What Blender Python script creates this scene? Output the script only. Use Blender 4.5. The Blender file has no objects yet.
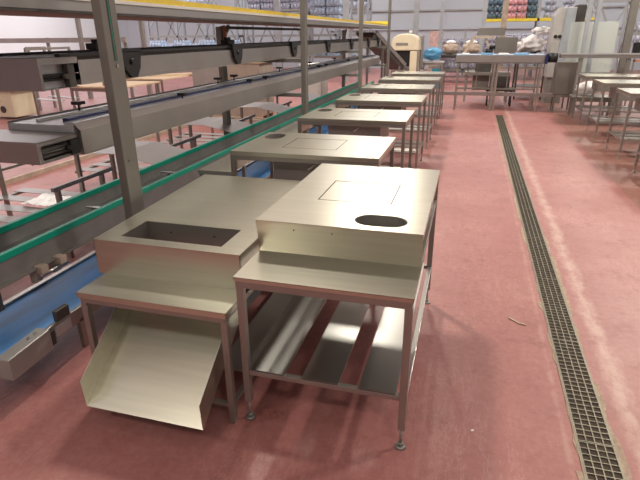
import bpy, bmesh, math, random
from mathutils import Vector, Matrix
random.seed(7)
sc = bpy.context.scene
C = sc.collection
V = Vector

# ------------------------------------------------------------------ materials
def new_mat(name):
    m = bpy.data.materials.new(name); m.use_nodes = True
    nt = m.node_tree; b = nt.nodes['Principled BSDF']
    return m, nt, b

def plain(name, col, rough=.5, metal=0.0, var=.10, scale=6.0, spec=.5, stretch=None, bump=0.0):
    """principled surface with a gentle procedural variation of colour and gloss"""
    m, nt, b = new_mat(name)
    tc = nt.nodes.new('ShaderNodeTexCoord')
    mp = nt.nodes.new('ShaderNodeMapping')
    if stretch: mp.inputs['Scale'].default_value = stretch
    nz = nt.nodes.new('ShaderNodeTexNoise'); nz.inputs['Scale'].default_value = scale; nz.inputs['Detail'].default_value = 4
    nt.links.new(tc.outputs['Object'], mp.inputs['Vector']); nt.links.new(mp.outputs['Vector'], nz.inputs['Vector'])
    rp = nt.nodes.new('ShaderNodeValToRGB')
    rp.color_ramp.elements[0].position = .3; rp.color_ramp.elements[1].position = .7
    rp.color_ramp.elements[0].color = (*[c*(1-var) for c in col], 1)
    rp.color_ramp.elements[1].color = (*[min(1, c*(1+var)) for c in col], 1)
    nt.links.new(nz.outputs['Fac'], rp.inputs['Fac']); nt.links.new(rp.outputs['Color'], b.inputs['Base Color'])
    mr = nt.nodes.new('ShaderNodeMapRange'); mr.inputs['To Min'].default_value = max(.02, rough-(.01 if metal>=.8 else .06)); mr.inputs['To Max'].default_value = min(1, rough+(.01 if metal>=.8 else .06))
    nt.links.new(nz.outputs['Fac'], mr.inputs['Value']); nt.links.new(mr.outputs['Result'], b.inputs['Roughness'])
    b.inputs['Metallic'].default_value = metal
    b.inputs['Specular IOR Level'].default_value = spec
    if bump:
        bp = nt.nodes.new('ShaderNodeBump'); bp.inputs['Strength'].default_value = bump; bp.inputs['Distance'].default_value = .02
        nt.links.new(nz.outputs['Fac'], bp.inputs['Height']); nt.links.new(bp.outputs['Normal'], b.inputs['Normal'])
    return m

M = {}
M['steel'] = plain('brushed_stainless', (.46, .46, .44), .30, 1, .03, 2.5)
M['sheet'] = plain('worn_stainless_sheet', (.565, .555, .465), .29, .94, .045, 3, stretch=(.6, 14, 14))
M['tube'] = plain('stainless_tube', (.38, .36, .33), .45, .85, .06, 9)
M['cover'] = plain('satin_stainless_cover', (.40, .39, .38), .42, .95, .06, 3)
M['chain_grey'] = plain('dark_grey_guide_plate', (.30, .295, .29), .5, .5, .12, 5)
M['dull'] = plain('dull_galvanised', (.36, .35, .33), .5, .7, .10, 4)
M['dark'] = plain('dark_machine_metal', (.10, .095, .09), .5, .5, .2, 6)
M['black'] = plain('black_plastic', (.012, .013, .014), .45, 0, .2, 8)
M['green'] = plain('green_plastic_guide', (.0, .36, .24), .4, 0, .10, 6)
M['belt'] = plain('blue_belt', (.09, .32, .74), .42, 0, .28, 3, stretch=(3, .5, 1))
M['navy'] = plain('navy_strip', (.01, .02, .10), .45, 0, .1, 6)
M['slide'] = plain('pale_slide_bed', (.58, .59, .61), .34, .4, .06, 5)
M['yellow'] = plain('yellow_guard', (.90, .70, .06), .45, 0, .08, 6)
M['ply'] = plain('plywood', (.52, .40, .30), .65, 0, .12, 5, stretch=(1, 6, 1))
M['wood'] = plain('pale_wood', (.66, .50, .34), .6, 0, .12, 5, stretch=(1, 6, 1))
M['brownboard'] = plain('brown_board', (.36, .24, .19), .7, 0, .1, 5)
M['card'] = plain('cardboard', (.42, .35, .29), .8, 0, .1, 5)
M['greycard'] = plain('grey_panel_board', (.36, .33, .31), .7, 0, .1, 3)
M['cream'] = plain('cream_enamel', (.80, .73, .54), .4, 0, .05, 5)
M['white'] = plain('white_film', (.85, .85, .86), .4, 0, .08, 9, bump=.6)
M['paper'] = plain('white_paper', (.82, .82, .78), .6, 0, .03, 9)
M['orange'] = plain('orange_strap', (.70, .20, .06), .5, 0, .08, 6)
M['bluefilm'] = plain('blue_film', (.10, .36, .62), .35, 0, .2, 8, bump=.5)
M['packblue'] = plain('pale_blue_pack', (.42, .52, .66), .35, 0, .35, 9, bump=.4)
M['packgrey'] = plain('lilac_grey_pack', (.40, .41, .50), .35, 0, .35, 9, bump=.4)
M['packpink'] = plain('pink_pack', (.62, .30, .32), .35, 0, .35, 9, bump=.4)
M['packdark'] = plain('dark_teal_pack', (.08, .13, .17), .35, 0, .5, 9, bump=.4)
M['rackblue'] = plain('blue_rack_paint', (.05, .13, .33), .5, 0, .15, 5)
M['rackgrey'] = plain('grey_rack_paint', (.38, .40, .42), .5, .3, .1, 5)
M['sack'] = plain('beige_sack', (.50, .41, .33), .75, 0, .2, 8, bump=.6)
M['wallback'] = plain('far_wall_cladding', (.47, .49, .52), .7, 0, .03, .3)
M['wallwhite'] = plain('white_wall_panel', (.86, .89, .90), .6, 0, .015, .3)
M['ceil'] = plain('ceiling_lining', (.70, .69, .66), .8, 0, .03, .3)
M['colpaint'] = plain('grey_column_paint', (.23, .22, .20), .45, .4, .08, 3)
M['housing'] = plain('brushed_motor_housing', (.42, .41, .39), .42, .35, .06, 5)
M['colpale'] = plain('pale_column_paint', (.42, .46, .50), .45, .3, .08, 3)
M['green_teal'] = plain('teal_tub', (.03, .30, .42), .5, 0, .1, 5)
M['mixed'] = plain('faded_red_carton', (.55, .38, .36), .7, 0, .3, 9)
M['casing'] = plain('silver_casing', (.50, .49, .47), .45, .3, .06, 4)
M['grate'] = plain('galvanised_grate', (.31, .29, .23), .45, .85, .12, 14)
M['pit'] = plain('drain_channel_grime', (.045, .032, .022), .8, 0, .3, 9)
M['kerb'] = plain('drain_mortar', (.40, .30, .23), .8, 0, .25, 30)

def glass_mat():
    m, nt, b = new_mat('frosted_pale_sheet')
    b.inputs['Base Color'].default_value = (.78, .84, .80, 1); b.inputs['Roughness'].default_value = .25
    b.inputs['Transmission Weight'].default_value = .35
    nz = nt.nodes.new('ShaderNodeTexNoise'); nz.inputs['Scale'].default_value = 2
    mr = nt.nodes.new('ShaderNodeMapRange'); mr.inputs['To Min'].default_value = .2; mr.inputs['To Max'].default_value = .3
    nt.links.new(nz.outputs['Fac'], mr.inputs['Value']); nt.links.new(mr.outputs['Result'], b.inputs['Roughness'])
    return m
M['glass'] = glass_mat()

def floor_mat():
    m, nt, b = new_mat('red_painted_concrete')
    N = nt.nodes.new; L = nt.links.new
    tc = N('ShaderNodeTexCoord')
    def noise(scale, detail=5, rough=.6, stretch=None):
        n = N('ShaderNodeTexNoise'); n.inputs['Scale'].default_value = scale; n.inputs['Detail'].default_value = detail; n.inputs['Roughness'].default_value = rough
        if stretch:
            mp = N('ShaderNodeMapping'); mp.inputs['Scale'].default_value = stretch
            L(tc.outputs['Object'], mp.inputs['Vector']); L(mp.outputs['Vector'], n.inputs['Vector'])
        else: L(tc.outputs['Object'], n.inputs['Vector'])
        return n
    def ramp(src, p0, p1, c0=(0, 0, 0), c1=(1, 1, 1)):
        r = N('ShaderNodeValToRGB'); r.color_ramp.elements[0].position = p0; r.color_ramp.elements[1].position = p1
        r.color_ramp.elements[0].color = (*c0, 1); r.color_ramp.elements[1].color = (*c1, 1); L(src, r.inputs['Fac']); return r
    def mix(fac, a, bcol, blend='MIX'):
        x = N('ShaderNodeMix'); x.data_type = 'RGBA'; x.blend_type = blend
        if isinstance(fac, float): x.inputs[0].default_value = fac
        else: L(fac, x.inputs[0])
        for i, s in ((6, a), (7, bcol)):
            if isinstance(s, tuple): x.inputs[i].default_value = (*s, 1)
            else: L(s, x.inputs[i])
        return x.outputs[2]
    big = noise(.7, 6); mid = noise(4, 6, .7); fine = noise(40, 3)
    base = ramp(big.outputs['Fac'], .3, .7, (.31, .110, .102), (.41, .160, .150)).outputs['Color']
    base = mix(ramp(mid.outputs['Fac'], .52, .75).outputs['Color'], base, (.27, .09, .078))
    # chalky scuffs and scale beside the drain (worn places with their own outline)
    sx = N('ShaderNodeSeparateXYZ'); L(tc.outputs['Object'], sx.inputs[0])
    def mathn(op, a, bb=None):
        n = N('ShaderNodeMath'); n.operation = op
        for i, s in ((0, a), (1, bb)):
            if s is None: continue
            if isinstance(s, (int, float)): n.inputs[i].default_value = s
            else: L(s, n.inputs[i])
        return n.outputs[0]
    d = mathn('ABSOLUTE', mathn('SUBTRACT', sx.outputs[0], 1.04))
    near = mathn('SUBTRACT', 1.0, mathn('MULTIPLY', d, 5.0))
    near = mathn('MAXIMUM', near, 0.0)
    blot = noise(6, 9, .78, (1.6, .9, 1))
    sel = ramp(mathn('MULTIPLY', near, blot.outputs['Fac']), .30, .52).outputs['Color']
    base = mix(mathn('MULTIPLY', sel, .55), base, (.68, .52, .44))
    d2 = mathn('ABSOLUTE', mathn('SUBTRACT', sx.outputs[0], .66))
    near2 = mathn('MAXIMUM', mathn('SUBTRACT', 1.0, mathn('MULTIPLY', d2, 12.0)), 0.0)
    sel2 = ramp(mathn('MULTIPLY', near2, blot.outputs['Fac']), .38, .55).outputs['Color']
    base = mix(mathn('MULTIPLY', sel2, .3), base, (.62, .44, .36))
    # browner floor tone beyond the aisle edge
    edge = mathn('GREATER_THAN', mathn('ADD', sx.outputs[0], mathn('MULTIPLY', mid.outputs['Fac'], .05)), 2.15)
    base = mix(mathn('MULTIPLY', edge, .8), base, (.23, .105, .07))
    stain = ramp(noise(1.7, 7, .75).outputs['Fac'], .58, .66).outputs['Color']
    base = mix(mathn('MULTIPLY', stain, .65), base, (.20, .045, .04))
    grit = noise(22, 6, .75)
    base = mix(mathn('MULTIPLY', ramp(grit.outputs['Fac'], .40, .70).outputs['Color'], .40), base, (.50, .26, .235))
    scr = noise(3.0, 8, .8, (2.5, .5, 1))
    band = mathn('SUBTRACT', 1.0, mathn('MULTIPLY', mathn('ABSOLUTE', mathn('SUBTRACT', scr.outputs['Fac'], .5)), 90.0))
    base = mix(mathn('MULTIPLY', mathn('MULTIPLY', mathn('MAXIMUM', band, 0.0), ramp(big.outputs['Fac'], .45, .58).outputs['Color']), .60), base, (.62, .42, .37))
    speck = ramp(fine.outputs['Fac'], .70, .76).outputs['Color']
    base = mix(mathn('MULTIPLY', speck, .35), base, (.65, .45, .38))
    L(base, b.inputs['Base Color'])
    rr = N('ShaderNodeMapRange'); rr.inputs['To Min'].default_value = .33; rr.inputs['To Max'].default_value = .52
    L(mid.outputs['Fac'], rr.inputs['Value']); L(rr.outputs['Result'], b.inputs['Roughness'])
    b.inputs['Specular IOR Level'].default_value = .75
    bp = N('ShaderNodeBump'); bp.inputs['Strength'].default_value = .12; bp.inputs['Distance'].default_value = .01
    L(mid.outputs['Fac'], bp.inputs['Height']); L(bp.outputs['Normal'], b.inputs['Normal'])
    return m
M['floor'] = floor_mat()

# ------------------------------------------------------------------ mesh helpers
class MB:
    def __init__(s): s.bm = bmesh.new()
    def box(s, x0, x1, y0, y1, z0, z1, mat=None):
        if x0 > x1: x0, x1 = x1, x0
        if y0 > y1: y0, y1 = y1, y0
        if z0 > z1: z0, z1 = z1, z0
        vs = [s.bm.verts.new(p) for p in ((x0,y0,z0),(x1,y0,z0),(x1,y1,z0),(x0,y1,z0),(x0,y0,z1),(x1,y0,z1),(x1,y1,z1),(x0,y1,z1))]
        for f in ((3,2,1,0),(4,5,6,7),(0,1,5,4),(1,2,6,5),(2,3,7,6),(3,0,4,7)): s.bm.faces.new([vs[i] for i in f])
        return s
    def bar(s, p, q, w, h, up=(0,0,1)):
        """rectangular bar from p to q, w across, h along up"""
        p, q = V(p), V(q); d = (q-p).normalized(); u = V(up)
        if abs(d.dot(u)) > .98: u = V((0,1,0))
        r = d.cross(u).normalized(); u = r.cross(d).normalized()
        vs = []
        for c in (p, q):
            for a, b in ((-1,-1),(1,-1),(1,1),(-1,1)): vs.append(s.bm.verts.new(c + r*(a*w/2) + u*(b*h/2)))
        for f in ((0,1,2,3),(7,6,5,4),(0,4,5,1),(1,5,6,2),(2,6,7,3),(3,7,4,0)): s.bm.faces.new([vs[i] for i in f])
        return s
    def tube(s, p, q, r, n=14, r2=None):
        p, q = V(p), V(q); d = (q-p).normalized(); r2 = r if r2 is None else r2
        a = d.orthogonal().normalized(); b = d.cross(a)
        A, B = [], []
        for i in range(n):
            t = 2*math.pi*i/n; o = a*math.cos(t) + b*math.sin(t)
            A.append(s.bm.verts.new(p+o*r)); B.append(s.bm.verts.new(q+o*r2))
        for i in range(n):
            j = (i+1) % n; f = s.bm.faces.new((A[i],A[j],B[j],B[i])); f.smooth = True
        s.bm.faces.new(A[::-1]); s.bm.faces.new(B)
        return s
    def path(s, pts, r, n=10):
        for a, b in zip(pts, pts[1:]): s.tube(a, b, r, n)
        return s
    def prism(s, poly, axis, a, b):
        """extrude a 2D outline along an axis: poly in the two other axes (in xyz order)"""
        def P(u, v, t):
            return {'x': (t,u,v), 'y': (u,t,v), 'z': (u,v,t)}[axis]
        A = [s.bm.verts.new(P(u,v,a)) for u, v in poly]; B = [s.bm.verts.new(P(u,v,b)) for u, v in poly]
        n = len(poly)
        s.bm.faces.new(A[::-1]); s.bm.faces.new(B)
        for i in range(n): s.bm.faces.new((A[i],A[(i+1)%n],B[(i+1)%n],B[i]))
        return s
    def plate(s, outer, holes, z0, z1):
        """flat sheet with cut-outs, from z0 to z1"""
        loops = [outer] + holes; top = []
        b2 = bmesh.new(); edges = []
        for lp in loops:
            vs = [b2.verts.new((x,y,0)) for x, y in lp]
            edges += [b2.edges.new((vs[i], vs[(i+1)%len(vs)])) for i in range(len(vs))]
        bmesh.ops.triangle_fill(b2, use_beauty=True, use_dissolve=False, edges=edges)
        b2.verts.index_update()
        co = [(v.co.x, v.co.y) for v in b2.verts]
        tri = [[v.index for v in f.verts] for f in b2.faces]
        bed = [(e.verts[0].index, e.verts[1].index) for e in b2.edges if len(e.link_faces) == 1]
        b2.free()
        T = [s.bm.verts.new((x,y,z1)) for x, y in co]; B = [s.bm.verts.new((x,y,z0)) for x, y in co]
        for t in tri:
            s.bm.faces.new([T[i] for i in t]); s.bm.faces.new([B[i] for i in t[::-1]])
        for i, j in bed: s.bm.faces.new((T[i],T[j],B[j],B[i]))
        return s
    def sheet(s, prof, axis, a, b, t=.003):
        """bent sheet: polyline profile (two axes) with thickness t, extruded along axis from a to b"""
        n = len(prof); off = []
        for i in range(n):
            d = V((0,0))
            if i > 0: e = V(prof[i])-V(prof[i-1]); d += V((-e.y, e.x)).normalized()
            if i < n-1: e = V(prof[i+1])-V(prof[i]); d += V((-e.y, e.x)).normalized()
            off.append(V(prof[i]) + d.normalized()*t)
        return s.prism(list(map(tuple, prof)) + [tuple(o) for o in off[::-1]], axis, a, b)
    def blob(s, c, r, n=3, jit=.0, seed=0):
        rnd = random.Random(seed); sub = bmesh.ops.create_icosphere(s.bm, subdivisions=n, radius=1)
        from mathutils import noise
        for v in sub['verts']:
            k = 1 + jit*noise.noise(v.co*2.3 + V((seed*3.1, seed, 0)))
            v.co = V(c) + V((v.co.x*r[0]*k, v.co.y*r[1]*k, v.co.z*r[2]*k))
        for f in s.bm.faces: f.smooth = True
        return s
    def build(s, name, mat, parent=None, bevel=0.0, loc=None):
        bmesh.ops.recalc_face_normals(s.bm, faces=s.bm.faces)
        me = bpy.data.meshes.new(name); s.bm.to_mesh(me); s.bm.free()
        o = bpy.data.objects.new(name, me); C.objects.link(o)
        me.materials.append(M[mat] if isinstance(mat, str) else mat)
        if parent: o.parent = parent
        if loc: o.location = loc
        if bevel:
            md = o.modifiers.new('edge', 'BEVEL'); md.width = bevel; md.segments = 2; md.limit_method = 'ANGLE'
        return o

def tag(o, label, cat, group=None):
    o['label'] = label; o['category'] = cat
    if group: o['group'] = group
    return o
def thing(name, label, cat, loc=(0,0,0), rz=0, group=None):
    o = bpy.data.objects.new(name, None); C.objects.link(o); o.location = loc; o.rotation_euler.z = rz
    o.empty_display_size = .1
    return tag(o, label, cat, group)
def struct(o): o['kind'] = 'structure'; return o
def dup(root, loc, label=None, group=None, rz=None):
    def cp(o, par):
        c = o.copy(); C.objects.link(c)
        if par: c.parent = par
        for ch in kids[o]: cp(ch, c)
        return c
    kids = {}
    def walk(o):
        kids[o] = list(o.children)
        for k in kids[o]: walk(k)
    walk(root)
    r = cp(root, None); r.location = loc
    if rz is not None: r.rotation_euler.z = rz
    if label: r['label'] = label
    if group: r['group'] = group
    return r
def rect(x0, x1, y0, y1): return [(x0,y0),(x1,y0),(x1,y1),(x0,y1)]
def stadium(x0, x1, y0, y1, n=10):
    w, h = x1-x0, y1-y0; cx, cy = (x0+x1)/2, (y0+y1)/2; pts = []
    if w >= h:
        r = h/2; l = w/2-r
        for k in range(n+1): t = -math.pi/2+math.pi*k/n; pts.append((cx+l+r*math.cos(t), cy+r*math.sin(t)))
        for k in range(n+1): t = math.pi/2+math.pi*k/n; pts.append((cx-l+r*math.cos(t), cy+r*math.sin(t)))
    else:
        r = w/2; l = h/2-r
        for k in range(n+1): t = math.pi*k/n; pts.append((cx+r*math.cos(t), cy+l+r*math.sin(t)))
        for k in range(n+1): t = math.pi+math.pi*k/n; pts.append((cx+r*math.cos(t), cy-l+r*math.sin(t)))
    return pts

# ------------------------------------------------------------------ room shell
XL, XR, YB, YF, H = -25, 12, 34, -6, 7.0
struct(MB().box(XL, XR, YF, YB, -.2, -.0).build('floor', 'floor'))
struct(MB().box(XL, XR, YF, YB, H, H+.2).build('ceiling', 'ceil'))
wb = MB().box(XL, XR, YB, YB+.2, 0, H)
for i in range(10): wb.box(-24+3.7*i, -23.94+3.7*i, YB-.03, YB, 0, H)      # cladding joints
struct(wb.build('wall_back', 'wallback'))
struct(MB().box(XL-.2, XL, YF, YB, 0, H).build('wall_left', 'wallwhite'))
struct(MB().box(XR, XR+.2, YF, YB, 0, H).build('wall_right', 'wallback'))
struct(MB().box(XL, XR, YF-.2, YF, 0, H).build('wall_front', 'wallback'))
struct(MB().box(XL, XR, YB-.10, YB-.03, 3.28, 3.36).build('trim_1', 'dull'))
struct(MB().box(-9, XR, YB-.12, YB-.03, 2.25, 2.4).build('trim_2', 'wallback'))

# ------------------------------------------------------------------ floor drain
DX0, DX1 = .711, .902
t = MB()
t.box(DX0, DX0+.010, .3, 14.40, 0, .006); t.box(DX1-.010, DX1, .3, 14.40, 0, .006)
ch = tag(t.build('drain_channel', 'grate'), 'long straight steel-edged floor drain channel running down the red aisle', 'drain')
MB().box(DX0+.010, DX1-.010, .3, 14.40, 0, .0012).build('channel_bed', 'pit', ch)
mo = MB(); rm = random.Random(5)
for x0_, sg in ((DX0-.0005, -1), (DX1+.0005, 1)):
    y = .4; w0 = .006
    while y < 14.3:
        st = rm.uniform(.03, .10); w1 = max(.002, min(.034, w0+rm.uniform(-.012, .012)))
        if rm.random() < .07: w1 = rm.uniform(.02, .036)
        if w0 > .004 or w1 > .004:
            mo.prism([(x0_, y), (x0_+sg*w0, y), (x0_+sg*w1, y+st), (x0_, y+st)], 'z', .0002, .0035)
        y += st; w0 = w1 if rm.random() < .9 else .002
mo_ = mo.build('mortar_edge', 'kerb', ch); mo_['kind'] = 'stuff'
gb = MB(); gx0, gx1 = DX0+.012, DX1-.012; L_ = .996
for k in range(5):
    x = gx0 + (gx1-gx0)*k/4; gb.box(x-.0028, x+.0028, 0, L_, .0015, .008)
for k in range(24):
    y = .003 + (L_-.006)*k/23; gb.box(gx0, gx1, y-.0028, y+.0028, .0015, .0075)
g0 = tag(gb.build('drain_grate', 'grate'), 'nearest galvanised mesh grate panel, at the bottom edge of the photo', 'drain grate', 'grate panels of the floor drain')
g0.location = (0, 1.372, 0)
ordn = ['second', 'third', 'fourth', 'fifth', 'sixth', 'seventh', 'eighth', 'ninth', 'tenth', 'eleventh', 'twelfth', 'thirteenth', 'farthest']
for i in range(12):
    if i == 11: lab = 'farthest galvanised grate panel, where the drain meets the far workbench'
    else: lab = f'{ordn[i]} galvanised grate panel along the drain, counted from the near end'
    dup(g0, (0, 1.372+i+1, 0), lab)

# ------------------------------------------------------------------ helpers for frames
def foot(parent, x, y, ztop):
    f = MB().tube((x,y,.012), (x,y,ztop), .008, 10).tube((x,y,0), (x,y,.012), .032, 18, .024).tube((x,y,.012),(x,y,.03),.016,6)
    return f.build('adjustable_foot', 'dull', parent)
def leg(root, x, y, z1, z0=.0, w=.038, footed=True, mat='tube', w2=None):
    z0 = .12 if footed else z0
    l = MB().box(x-w/2, x+w/2, y-(w2 or w)/2, y+(w2 or w)/2, z0, z1).build('leg', mat, root, .003)
    if footed: foot(l, x, y, z0+.004)
    return l

# ------------------------------------------------------------------ T1: stepped packing table in the foreground
def stepped_table():
    r = thing('packing_table', 'stepped stainless packing table with oval hole and square hatch, in the foreground', 'table', (-.6, 2.88, 0))
    ox, oy = .6, -2.88
    def X(x): return x+ox
    def Yy(y): return y+oy
    hatch = rect(X(-.822), X(-.376), Yy(2.812), Yy(3.256))
    hole = stadium(X(-.532), X(-.247), Yy(2.442), Yy(2.620))
    x0, x1, y0, y1 = X(-1.046), X(-.152), Yy(2.382), Yy(3.715)
    t = MB().plate(rect(x0,x1,y0,y1), [hatch, hole], 1.076, 1.080)
    t.prism([(y0,1.0765),(y0+.003,1.0765),(y0+.033,.885),(y0+.030,.885)], 'x', x0, x1)   # riser, leaning a little
    t.box(x0, x0+.003, y0, y1, 1.045, 1.0765); t.box(x1-.003, x1, y0, y1, 1.045, 1.0765); t.box(x0, x1, y1-.003, y1, 1.03, 1.0765)
    t.build('work_top', 'sheet', r)
    hb = 6e-3
    MB().plate(rect(X(-.8218), X(-.3762), Yy(2.8122), Yy(3.2558)), [rect(X(-.8145), X(-.3835), Yy(2.8225), Yy(3.2455))], 1.072, 1.0798).build('hatch_gasket', 'pit', r)
    MB().box(X(-.8142), X(-.3838), Yy(2.8228), Yy(3.2452), 1.0765, 1.0795).build('hatch_panel', 'sheet', r)
    hl = stadium(X(-.534), X(-.245), Yy(2.440), Yy(2.622)); hi = stadium(X(-.530), X(-.249), Yy(2.444), Yy(2.618))
    MB().plate(hl, [hi], 1.02, 1.0755).build('hole_collar', 'dull', r)
    # dark tray under the top that closes hatch and hole from below
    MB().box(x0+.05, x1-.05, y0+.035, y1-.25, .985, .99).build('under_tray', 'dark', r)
    MB().box(x0, x1, Yy(2.060), y0+.031, .886, .890).box(x0, x1, Yy(2.060), Yy(2.063), .868, .888).box(x0,x0+.003,Yy(2.06),y0,.868,.888).box(x1-.003,x1,Yy(2.06),y0,.868,.888).build('front_ledge', 'sheet', r)
    f = MB()
    f.box(x0+.006, x1-.006, Yy(2.066), Yy(2.096), .828, .867)
    f.box(x0+.006, x0+.036, Yy(2.1), y1-.04, .828, .867); f.box(x1-.036, x1-.006, Yy(2.1), y1-.04, .828, .867)
    f.box(x0+.006, x1-.006, y1-.038, y1-.008, 1.0, 1.04)
    f.build('top_rail', 'tube', r, .003)
    for x in (x0+.026, x1-.022): leg(r, x, Yy(2.088), .83)
    for x in (x0+.026, x1-.022): leg(r, x, y1-.03, 1.03)
    for b in ((x0+.045, x1-.042, Yy(2.074), Yy(2.104)), (x0+.045, x1-.042, y1-.045, y1-.015), (x0+.008, x0+.044, Yy(2.11), y1-.05)):
        MB().box(*b, .300, .328).build('shelf_rail', 'tube', r, .002)
    MB().box(x1-.034, x1-.004, Yy(2.112), y1-.05, .30, .330).build('side_rail', 'steel', r, .002)
    for a, b in ((-.996,-.802), (-.706,-.508), (-.403,-.212)):
        p = MB().box(X(a), X(b), Yy(2.076), y1-.02, .334, .337)
        p.box(X(a), X(a)+.003, Yy(2.076), y1-.02, .3285, .3345); p.box(X(b)-.003, X(b), Yy(2.076), y1-.02, .3285, .3345)
        p.build('shelf_slat', 'steel', r)
    for xx, yy in ((-.83, 2.381), (-.62, 2.381)):
        MB().tube((X(xx), Yy(yy)-.003, 1.04), (X(xx), Yy(yy)+.001, 1.04), .004, 8).build('rivet', 'dark', r)
    return r
stepped_table()

# ------------------------------------------------------------------ chute table
def chute_table():
    r = thing('chute_table', 'stainless hopper table with rectangular opening and wide sloping chute in front', 'table', (-1.55, 2.9, 0))
    X = lambda x: x+1.55
    Yy = lambda y: y-2.9
    x0, x1, y0, y1 = X(-2.010), X(-1.092), Yy(2.25), Yy(3.745)
    hx0, hx1, hy0, hy1 = X(-1.885), X(-1.238), Yy(2.332), Yy(2.600)
    t = MB().plate([(x0,y0),(x1,y0),(x1,y1),(x0-.075,y1)], [rect(hx0,hx1,hy0,hy1)], .917, .921)
    t.box(x0, x1, y0, y0+.003, .706, .9175); t.box(x1-.003, x1, y0, y1, .706, .9175)
    t.prism([(x0,y0),(x0+.003,y0),(x0-.072,y1),(x0-.075,y1)], 'z', .80, .9175)
    t.box(x0-.072, x1, y1-.003, y1, .80, .9175)
    t.build('hopper_top', 'sheet', r)
    w = MB().plate(rect(hx0-.003,hx1+.003,hy0-.003,hy1+.003), [rect(hx0,hx1,hy0,hy1)], .70, .9168)
    hw = w.build('hopper_wall', 'cover', r)
    for x in (X(-1.72), X(-1.42)):
        MB().tube((x, hy1+.001, .86), (x, hy1-.006, .86), .006, 8).build('bolt', 'dark', hw)
    MB().box(X(-1.965), X(-1.072), Yy(2.0), y0+.001, .706, .710).box(X(-1.965), X(-1.072), Yy(2.0), Yy(2.003), .676, .7065).box(X(-1.965), X(-1.962), Yy(2.0), y0, .676, .7065).box(X(-1.075), X(-1.072), Yy(2.0), y0, .676, .7065).build('front_ledge', 'sheet', r)
    f = MB(); 
    f.box(X(-1.955), X(-1.082), Yy(2.006), Yy(2.03), .645, .676)
    f.box(X(-1.955), X(-1.925), Yy(2.03), y1-.05, .645, .676); f.box(X(-1.112), X(-1.082), Yy(2.03), y1-.05, .645, .676)
    f.build('top_rail', 'tube', r, .003)
    for x, y in ((-1.944,2.03),(-1.096,2.03),(-1.944,3.70),(-1.096,3.70)):
        leg(r, X(x), Yy(y), .646 if y < 3 else .80, 0, .036, False)
    for b in ((-1.925, -1.115, 2.02, 2.045), (-1.925, -1.115, 3.69, 3.715), (-1.955, -1.93, 2.05, 3.68), (-1.110, -1.085, 2.05, 3.68)):
        MB().box(X(b[0]), X(b[1]), Yy(b[2]), Yy(b[3]), .10, .125).build('shelf_rail', 'tube', r, .002)
    for a, b in ((-1.9,-1.72), (-1.62,-1.43), (-1.33,-1.13)):
        MB().box(X(a), X(b), Yy(2.3), Yy(3.71), .127, .130).build('shelf_slat', 'steel', r)
    # chute: sloping pan with upright sides
    ca, cb = X(-1.852), X(-1.150); g = .70
    yb, zb = Yy(1.795), .13; yt = Yy(2.60); zt = zb + (yt-yb)*g
    c = MB()
    c.sheet([(yb,zb),(yt,zt)], 'x', ca, cb, .003)
    for xa, xb in ((ca-.003, ca), (cb, cb+.003)):
        c.prism([(yb,zb),(yt,zt),(yt-.12,zt+.03),(Yy(2.30),.655),(yb-.008,zb+.165)], 'x', xa, xb)
    c.build('chute', 'sheet', r)
    MB().box(X(-1.95)+.001, X(-1.925), Yy(2.018), Yy(2.032), .62, .645).box(X(-1.93),X(-1.92),Yy(2.012),Yy(2.02),.6,.618).build('bracket', 'dull', r)
    return r
chute_table()

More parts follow.
